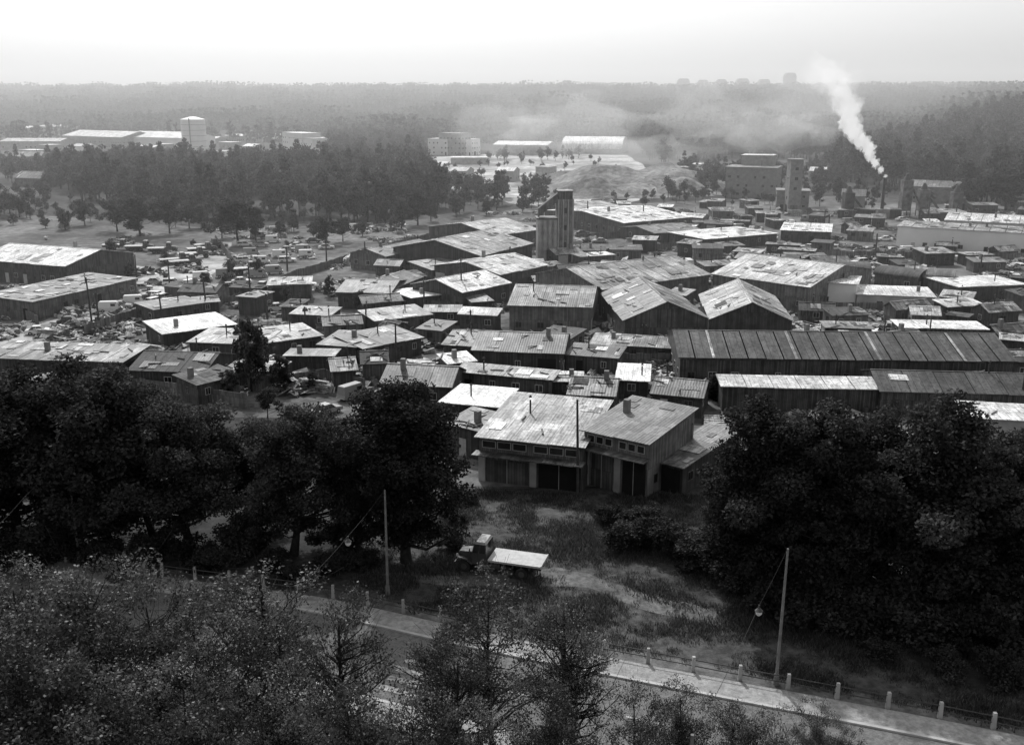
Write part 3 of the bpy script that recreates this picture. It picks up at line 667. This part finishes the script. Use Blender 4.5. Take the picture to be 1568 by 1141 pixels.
# ---------------------------------------------------------------- vehicles
def wheel(m,x,y,r,w,hub='frame'):
    m.cyl((x,y-w/2,r),(x,y+w/2,r),r,r,'tyre',16); m.cyl((x,y-w/2-.015,r),(x,y+w/2+.015,r),r*.5,r*.5,hub,12)
def car_mesh(paint,kind):
    m=MB(); e={'sedan':(-.9,-1.45),'estate':(-1.85,-1.98),'van':(-1.9,-2.0)}[kind]
    zt=1.4 if kind!='van' else 1.95; fx=(.35,.95) if kind!='van' else (1.2,1.75)
    prof=[(-2.05,.38),(-2.08,.62),(-2.0,.86),(-1.4,.92),(.9,.92),(1.95,.82),(2.08,.6),(2.05,.36)]
    m.prism(prof,-.8,.8,paint)
    b=[(e[1],-.77,.9),(fx[1],-.77,.9),(fx[1],.77,.9),(e[1],.77,.9)]; t=[(e[0],-.62,zt),(fx[0],-.62,zt),(fx[0],.62,zt),(e[0],.62,zt)]
    m.hexa(b+t,'glass' if kind!='van' else paint)
    m.hexa([(x+(-.02 if x<0 else .02),y*1.02,z) for x,y,z in t]+[(x*.95,y*.92,z+.07) for x,y,z in t],paint)
    if kind=='van':
        m.hexa([(1.35,-.68,1.05),(1.74,-.68,1.05),(1.74,.68,1.05),(1.35,.68,1.05),(1.0,-.66,1.75),(1.36,-.66,1.75),(1.36,.66,1.75),(1.0,.66,1.75)],'glass')
        for s in(-1,1): m.box(.2,1.0,s*.72-.05,s*.72+.05,1.2,1.65,'glass')
    else:
        for k in (0,.5,1):
            xb=e[1]+(fx[1]-e[1])*k; xt=e[0]+(fx[0]-e[0])*k
            for s in(-1,1): m.cyl((xb,s*.78,.9),(xt,s*.63,zt),.04,.04,paint,5,False)
    for x in(-1.25,1.3):
        for s in(-.72,.72): wheel(m,x,s,.31,.2)
    for x,s in((2.1,1),(-2.12,-1)): m.box(x-.05,x+.05,-.78,.78,.4,.52,'frame')
    for s in(-.6,.6): m.cyl((2.04,s,.68),(2.1,s,.68),.1,.1,'frame',8)
    return m.mesh('car_body')
cars=[car_mesh(p,k) for p,k in(('p0','sedan'),('p1','sedan'),('p2','sedan'),('p0','estate'),('p1','van'),('p0','van'))]
def truck_mesh(paint,bed):
    m=MB()
    for s in(-.4,.4): m.box(-3.6,3.3,s-.06,s+.06,.75,.95,'metal')
    m.hexa([(2.2,-.65,.9),(3.5,-.5,.95),(3.5,.5,.95),(2.2,.65,.9),(2.2,-.6,1.75),(3.45,-.42,1.6),(3.45,.42,1.6),(2.2,.6,1.75)],paint)
    m.box(3.5,3.53,-.42,.42,1.0,1.5,'metal')
    for i in range(7): m.box(3.53,3.56,-.38+i*.12,-.34+i*.12,1.02,1.48,'frame')
    m.box(3.62,3.72,-1.05,1.05,.7,.88,paint)
    for s in(-.82,.82):
        pr=[(3.6,.85),(3.5,1.2),(3.1,1.32),(2.6,1.25),(2.1,.85),(2.2,.8),(2.65,1.12),(3.1,1.18),(3.4,1.1),(3.5,.85)]
        m.prism(pr,s-.28,s+.28,paint); m.cyl((3.45,s,1.38),(3.6,s,1.38),.14,.14,'frame',10)
    m.box(.95,2.2,-1.0,1.0,.85,1.85,paint)
    m.hexa([(1.0,-.97,1.85),(2.15,-.97,1.85),(2.15,.97,1.85),(1.0,.97,1.85),(1.05,-.88,2.62),(1.95,-.88,2.62),(1.95,.88,2.62),(1.05,.88,2.62)],'glass')
    m.hexa([(.98,-.92,2.62),(2.02,-.92,2.62),(2.02,.92,2.62),(.98,.92,2.62),(1.1,-.8,2.8),(1.85,-.8,2.8),(1.85,.8,2.8),(1.1,.8,2.8)],'p1')
    for s in(-1,1):
        for xb,xt in((1.0,1.05),(1.6,1.5),(2.16,1.97)): m.cyl((xb,s*.98,1.85),(xt,s*.89,2.64),.05,.05,paint,5,False)
        m.box(1.2,2.0,s*1.0-.04,s*1.0+.04,.6,.7,'metal')
        m.cyl((2.2,s*1.0,2.0),(2.3,s*1.25,2.1),.02,.02,'metal',4); m.box(2.27,2.32,s*1.25-.08,s*1.25+.08,1.95,2.3,'metal')
    m.box(.97,1.03,-.97,-.35,1.85,2.62,paint); m.box(.97,1.03,.35,.97,1.85,2.62,paint)
    m.box(-3.75,.75,-1.18,1.18,1.3,1.44,bed)
    for i in range(14): m.box(-3.7+i*.32,-3.385+i*.32,-1.2,1.2,1.445,1.475,bed)
    for x in np.arange(-3.5,.7,.7): m.box(x,x+.1,-1.1,1.1,.96,1.3,'metal')
    m.box(-3.8,-3.72,-1.2,1.2,1.28,1.52,bed)
    m.box(.4,1.1-.2,-1.05,-.5,.6,1.05,'metal'); m.cyl((-.2,.75,.85),(.7,.75,.85),.25,.25,'metal',10)
    for x in(2.9,):
        for s in(-.88,.88): wheel(m,x,s,.52,.3,'metal')
    for x in(-.95,-2.1):
        for s in(-.85,.85): wheel(m,x,s,.52,.5,'metal')
    m.cyl((2.9,-.8,.52),(2.9,.8,.52),.07,.07,'metal',6); m.cyl((-.95,-.8,.52),(-.95,.8,.52),.09,.09,'metal',6); m.cyl((-2.1,-.8,.52),(-2.1,.8,.52),.09,.09,'metal',6)
    return m.mesh('truck_body')
tm=truck_mesh('p2','frame')
a=P(703,866);b=P(832,884); inst('flatbed_truck',tm,((a.x+b.x)/2,(a.y+b.y)/2,0.03),math.atan2(a.y-b.y,a.x-b.x))
for px,py,r in [(108,497,.1),(185,473,.2),(207,468,.3),(232,457,2.8),(238,436,.2),(290,443,1.2),(268,452,1.3),(252,460,1.1),(240,466,1),(400,378,.4),(385,392,.3),(387,412,.5),(440,386,.2),(465,387,.2),(545,353,.1),(410,442,0),(425,476,.3),(377,472,.2),(352,443,.3),(130,440,.3),(410,366,.2),(375,378,.3),(430,395,.3),(480,372,.1),(555,358,.1),(218,445,.3),(300,450,1.2),(500,382,.2),(418,372,.2),(395,366,.1),(392,400,.3),(400,405,.3),(375,402,.4),(455,380,.2),(470,395,.1),(440,402,.2),(420,420,.3),(395,425,.3),(445,455,.1),(470,440,.2),(280,448,1.2),(225,462,.3),(170,478,.1),(200,452,.2),(265,437,.2),(60,512,.2),(350,458,.2),(370,435,.2),(345,425,.3),(310,430,.4)]:
    g=P(px,py); inst('parked_car',R.choice(cars),(g.x,g.y,0.03),r+R.uniform(-.1,.1))
for px,py,r in [(270,405,.5),(297,396,.5),(375,420,.4),(215,385,.1),(180,383,.1),(285,408,.5),(250,388,.2),(310,388,.5),(320,382,.5)]:
    g=P(px,py); inst('parked_truck',tm,(g.x,g.y,0.03),r)
g=P(500,635); inst('parked_car',cars[1],(g.x,g.y,.02),.9)
g=P(540,610); inst('parked_car',cars[4],(g.x,g.y,.02),.9)
k=0
for i in range(900):
    px,py=R.uniform(880,1568),R.uniform(335,480)
    g=P(px,py)
    if clear(g.x,g.y,2.2): inst('scrap_car',R.choice(cars),(g.x,g.y,0),R.choice([.1,.2,1.6,3.2])+R.uniform(-.3,.3),(1,1,R.uniform(.7,1))); k+=1
    if k>90: break
# ---------------------------------------------------------------- junk
def junk(seed,n,r,kind):
    g=random.Random(seed); m=MB()
    for i in range(n):
        a=g.uniform(0,6.28); q=r*g.random()**.6; x,y=q*math.cos(a),q*math.sin(a); z=g.uniform(0,1.1)*(1-q/r)+.1
        mt=g.choice(['junk','junk2','lumber','pipe','wood2','pale','metal','junk','mid']); t=g.random()
        if kind=='lumber': m.obox((x*.3,y*.3,.1+i*.06),g.uniform(3,5),.25,.06,(0,0,g.uniform(-.12,.12)),'lumber'); continue
        if t<.45: m.obox((x,y,z),g.uniform(.4,1.6),g.uniform(.3,1.2),g.uniform(.2,.9),(g.uniform(-.4,.4),g.uniform(-.4,.4),g.uniform(0,3)),mt)
        elif t<.75: m.obox((x,y,z+.1),g.uniform(1.5,4),g.uniform(.08,.3),.08,(g.uniform(-.5,.5),g.uniform(-.4,.4),g.uniform(0,3)),mt)
        elif t<.9: m.obox((x,y,z+.2),g.uniform(1,2.2),g.uniform(.8,1.6),.04,(g.uniform(-.8,.8),g.uniform(-.6,.6),g.uniform(0,3)),g.choice(['pale','mid','white','junk']))
        else: m.cyl((x,y,.02),(x+g.uniform(-.1,.1),y,.9),.3,.3,mt,10)
    return m.mesh('junk')
jm=[junk(s,45,3.2,'mix') for s in range(5)]+[junk(8,30,2,'lumber')]
k=0
for i in range(5000):
    px,py=R.uniform(0,1568),R.uniform(325,640)
    if px<560 and py<480 and R.random()<.7: continue
    if px<700 and py<345: continue
    g=P(px,py)
    if px<700 and py>600: continue
    if clear(g.x,g.y,1.0): s=R.uniform(.5,1.2); ix=R.randrange(6); inst('lumber_stack' if ix==5 else 'junk_pile',jm[ix],(g.x,g.y,0),R.uniform(0,6.28),(s,s,s)); k+=1
    if k>540: break
# striped slab stacks beside the garage
for px,py,n in((1068,712,8),(1098,668,9)):
    g=P(px,py); m=MB()
    for i in range(n): m.obox((i*.05,i*.62,.4+i*.06),3.0,.32,.12,(0,0,0),'white')
    for x in(-1.2,1.2): m.box(x-.08,x+.08,-.3,n*.62,0,.42,'wood')
    m.obj('concrete_slab_rack',None,(g.x,g.y,0),-.55 if n==8 else -.1)
# spoil heaps
def heap(px,py,r0,h0,sd):
    g=P(px,py); me=bpy.data.meshes.new('spoil_heap'); v=[];f=[]; n=34
    for i in range(n):
        for j in range(n):
            x=(i/(n-1)-.5)*2;y=(j/(n-1)-.5)*2; r=math.hypot(x,y*1.1)+.25*noise.noise(Vector((x*2+sd,y*2,sd))); z=sm(0,1,max(0,1.02-r))*h0*(1+.6*noise.noise(Vector((x*2.5+sd,y*2.5,0))))+.7*max(0,1-r)*noise.noise(Vector((x*12,y*12,sd)))
            v.append((x*r0*1.15,y*r0,z-.05))
    for i in range(n-1):
        for j in range(n-1): f.append((i*n+j,(i+1)*n+j,(i+1)*n+j+1,i*n+j+1))
    me.from_pydata(v,[],f); me.materials.append(M['heap']); inst('spoil_heap',me,(g.x,g.y,0))
heap(965,288,46,11,1.3); heap(925,298,26,6,4.1); heap(1010,294,24,6,7.7); heap(880,283,30,5,9.2)
# fences
def fence(ip,h=1.9,m_='wood2'):
    w=[P(*p) for p in ip]; m=MB()
    for a,b in zip(w[:-1],w[1:]):
        L=(b-a).length; d=(b-a)/L; n=int(L/1.0)
        for i in range(n):
            p=a+d*(i*L/n); q=a+d*((i+.96)*L/n); nx=Vector((-d.y,d.x))*.03; hh=h+R.uniform(-.12,.12)
            m.hexa([(p.x-nx.x,p.y-nx.y,0),(q.x-nx.x,q.y-nx.y,0),(q.x+nx.x,q.y+nx.y,0),(p.x+nx.x,p.y+nx.y,0),(p.x-nx.x,p.y-nx.y,hh),(q.x-nx.x,q.y-nx.y,hh),(q.x+nx.x,q.y+nx.y,hh),(p.x+nx.x,p.y+nx.y,hh)],m_)
    m.obj('board_fence')
for ip in ([(350,470),(450,428),(590,385),(680,362)],[(0,470),(60,500)],[(130,515),(235,480)],[(380,600),(500,585),(560,600)],[(690,560),(600,600)],[(1110,620),(1345,622)],[(1215,478),(1560,480)],[(900,395),(1080,378)],[(930,560),(1040,560)],[(560,470),(690,478)],[(640,500),(700,540)],[(1040,580),(1110,600)],[(0,590),(180,595),(380,625)],[(1230,395),(1568,400)],[(330,455),(360,410),(330,370)],[(880,370),(1000,360)]): fence(ip)
# ---------------------------------------------------------------- poles
def pole(name,px,by,ty,mat='polew'):
    g=P(px,by); z=ztop(g.y,ty); r=.12+.0004*g.y; m=MB(); m.cyl((0,0,0),(R.uniform(-.25,.25),0,z),r,r*.65,mat,8)
    m.cyl((-.35,0,z-.4),(.35,0,z-.4),.03,.03,mat,5)
    for x in(-.3,.3): m.cyl((x,0,z-.4),(x,0,z-.22),.05,.04,'frame',6)
    m.obj(name,None,(g.x,g.y,0),R.uniform(-.4,.4)); return Vector((g.x,g.y,z-.25))
tp_=[pole('utility_pole',*a) for a in [(142,505,425),(152,500,448),(210,430,390),(317,480,430),(385,470,408),(707,470,395),(983,455,392),(1001,450,388),(1187,435,396),(1325,560,515),(607,565,495),(722,520,475),(1560,640,488),(985,535,495),(885,760,612),(640,395,360),(1260,360,322),(1462,350,315),(1420,345,308),(985,350,315),(1110,330,298),(900,345,308),(1500,425,390),(560,400,370),(780,420,378),(1340,395,358),(1130,585,543),(315,590,543),(1030,545,510),(860,590,550),(260,440,398),(440,415,378),(500,400,368),(470,520,470),(560,510,465),(650,480,430),(250,500,450),(410,500,450)]]
m=MB()
for i,j in((0,3),(3,4),(2,30),(30,31),(31,32),(32,23),(23,15),(5,24),(10,11),(11,5),(13,28),(6,8),(14,29),(36,37),(37,33),(33,34),(34,35),(35,5)):
    A,B_=tp_[i],tp_[j]; pv=None
    for k in range(9):
        t=k/8; q=A.lerp(B_,t)-Vector((0,0,4*t*(1-t)*.8))
        if pv is not None: m.cyl(pv,q,.02,.02,'tyre',4,False)
        pv=q
m.obj('overhead_wire')
def lamp_pole(px,by,ty,lx,ly,lz,fx,fy):
    g,z=(P(px,by),0); z=ztop(g.y,ty); E=empty('street_lamp',(g.x,g.y,0)); m=MB(); m.cyl((0,0,0),(.06,0,z),.12,.07,'polec',10); m.cyl((0,0,0),(0,0,.8),.2,.17,'polec',10); m.obj('pole',E)
    l=P(lx,ly,lz); l=Vector((l.x-g.x,l.y-g.y,lz)); f_=P(fx,fy,8.5); far=Vector((f_.x-g.x,f_.y-g.y,8.5))
    m=MB()
    for A,B_,sag in((Vector((0,0,z-.1)),l+Vector((0,0,.45)),.1),(l+Vector((0,0,.45)),far,.3)):
        pv=None
        for i in range(9):
            t=i/8; q=A.lerp(B_,t)-Vector((0,0,sag*4*t*(1-t)))
            if pv is not None: m.cyl(pv,q,.015,.015,'tyre',4,False)
            pv=q
    m.obj('span_wire',E)
    m=MB(); m.cyl(l+Vector((0,0,.2)),l+Vector((0,0,.45)),.06,.05,'metal',8); m.cyl(l+Vector((0,0,.05)),l+Vector((0,0,.22)),.26,.08,'metal',14)
    m.cyl(l+Vector((0,0,-.15)),l+Vector((0,0,.05)),.2,.22,'p0',14); m.cyl(l+Vector((0,0,-.27)),l+Vector((0,0,-.15)),.1,.2,'p0',14); m.obj('lamp_head',E)
    m=MB(); m.cyl((far.x,far.y,-0),(far.x,far.y,far.z+.2),.13,.09,'polec',8); m.obj('opposite_pole',E)
lamp_pole(1188,1048,840,1162,936,7.3,1060,1130); lamp_pole(594,910,750,533,830,7.8,425,925); lamp_pole(122,862,690,40,768,8.2,-90,880)
# ---------------------------------------------------------------- smoke and haze
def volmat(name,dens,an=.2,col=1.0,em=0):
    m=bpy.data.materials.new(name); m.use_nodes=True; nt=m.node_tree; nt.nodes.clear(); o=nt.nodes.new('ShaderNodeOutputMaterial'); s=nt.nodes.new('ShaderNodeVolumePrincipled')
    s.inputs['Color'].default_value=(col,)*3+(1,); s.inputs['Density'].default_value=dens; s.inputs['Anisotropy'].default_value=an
    s.inputs['Emission Color'].default_value=(1,1,1,1); s.inputs['Emission Strength'].default_value=em*dens; nt.links.new(s.outputs[0],o.inputs['Volume']); return m  # emission stands in for sunlight scattered repeatedly inside the smoke
def blob(verts_f,c,rx,ry,rz,seed,amp=.35,sub=3):
    import bmesh
    bm=bmesh.new(); bmesh.ops.create_icosphere(bm,subdivisions=sub,radius=1)
    i=len(verts_f[0])
    for v in bm.verts:
        n=v.co.normalized(); k=1+amp*noise.fractal(n*2.2+Vector((seed,0,seed)),1,2,3); verts_f[0].append((c[0]+n.x*rx*k,c[1]+n.y*ry*k,c[2]+n.z*rz*k))
    for f_ in bm.faces: verts_f[1].append(tuple(i+v.index for v in f_.verts))
    bm.free()
top=Vector((CH[0],CH[1],chz))
SM=empty('smoke_plume',(0,0,0))
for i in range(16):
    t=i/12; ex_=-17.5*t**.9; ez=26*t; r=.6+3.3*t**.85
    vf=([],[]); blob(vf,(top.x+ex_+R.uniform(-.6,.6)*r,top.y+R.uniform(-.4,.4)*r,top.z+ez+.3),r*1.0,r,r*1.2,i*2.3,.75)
    me=bpy.data.meshes.new('smoke_puff'); me.from_pydata(vf[0],[],vf[1]); me.materials.append(volmat('smoke_dense_glow',(.7*max(0,1-t)**1.4+.055) if t<=1 else .025,.5,1.0,.42))  # puffs glow slightly, scattered sunlight added as emission
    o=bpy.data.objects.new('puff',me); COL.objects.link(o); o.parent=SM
SM2=empty('drifting_smoke',(0,0,0)); vm=volmat('smoke_thin_glow',.004,.4,1,.3)  # thin clouds also get an added glow in place of scattered light
for px,py,D_,rx,rz in((770,200,640,30,17),(880,195,655,40,20),(1075,180,650,28,20),(1180,195,600,36,15),(1250,160,520,22,18),(1000,235,600,36,10)):
    x=(px-784)/F*(D_*cp); z=ztop(D_,py); vf=([],[]); blob(vf,(x,D_,max(z,rz*.5)),rx,rx,rz,px*.1,.7)
    me=bpy.data.meshes.new('smoke_cloud'); me.from_pydata(vf[0],[],vf[1]); me.materials.append(vm); o=bpy.data.objects.new('cloud',me); COL.objects.link(o); o.parent=SM2
m=MB(); M['haze']=volmat('air_haze_volume',.00044,.35); m.box(-3500,3500,125,3600,-8,130,'haze'); m.obj('air_haze')
# ---------------------------------------------------------------- light, sky, camera
EL=math.radians(44); AZ=math.radians(-14)
w=bpy.data.worlds.new('World'); scene.world=w; w.use_nodes=True; nt=w.node_tree; bg=nt.nodes['Background']
sk=nt.nodes.new('ShaderNodeTexSky'); sk.sky_type='NISHITA'; sk.sun_disc=False; sk.sun_elevation=EL; sk.sun_rotation=AZ; sk.dust_density=4; sk.air_density=1.2
bw=nt.nodes.new('ShaderNodeRGBToBW'); nt.links.new(sk.outputs[0],bw.inputs[0])
c=mth(nt,'MULTIPLY',mth(nt,'POWER',bw.outputs[0],.7),1.85)
nt.links.new(c,bg.inputs[0]); bg.inputs[1].default_value=.15
sd=bpy.data.lights.new('sun','SUN'); sd.energy=3.3; sd.angle=math.radians(1.0); sd.color=(1,1,1); so=bpy.data.objects.new('sun',sd); COL.objects.link(so)
dv=Vector((math.sin(AZ)*math.cos(EL),math.cos(AZ)*math.cos(EL),math.sin(EL))); so.rotation_euler=dv.to_track_quat('Z','Y').to_euler(); so.location=(0,0,200)
cd=bpy.data.cameras.new('camera'); cd.sensor_width=36; cd.lens=F/1568*36; cd.clip_end=12000; co=bpy.data.objects.new('camera',cd); COL.objects.link(co); co.location=(0,0,CAMH); co.rotation_euler=(math.pi/2-PIT,0,0); scene.camera=co
scene.view_settings.view_transform='Standard'; scene.view_settings.look='None'; scene.view_settings.exposure=0
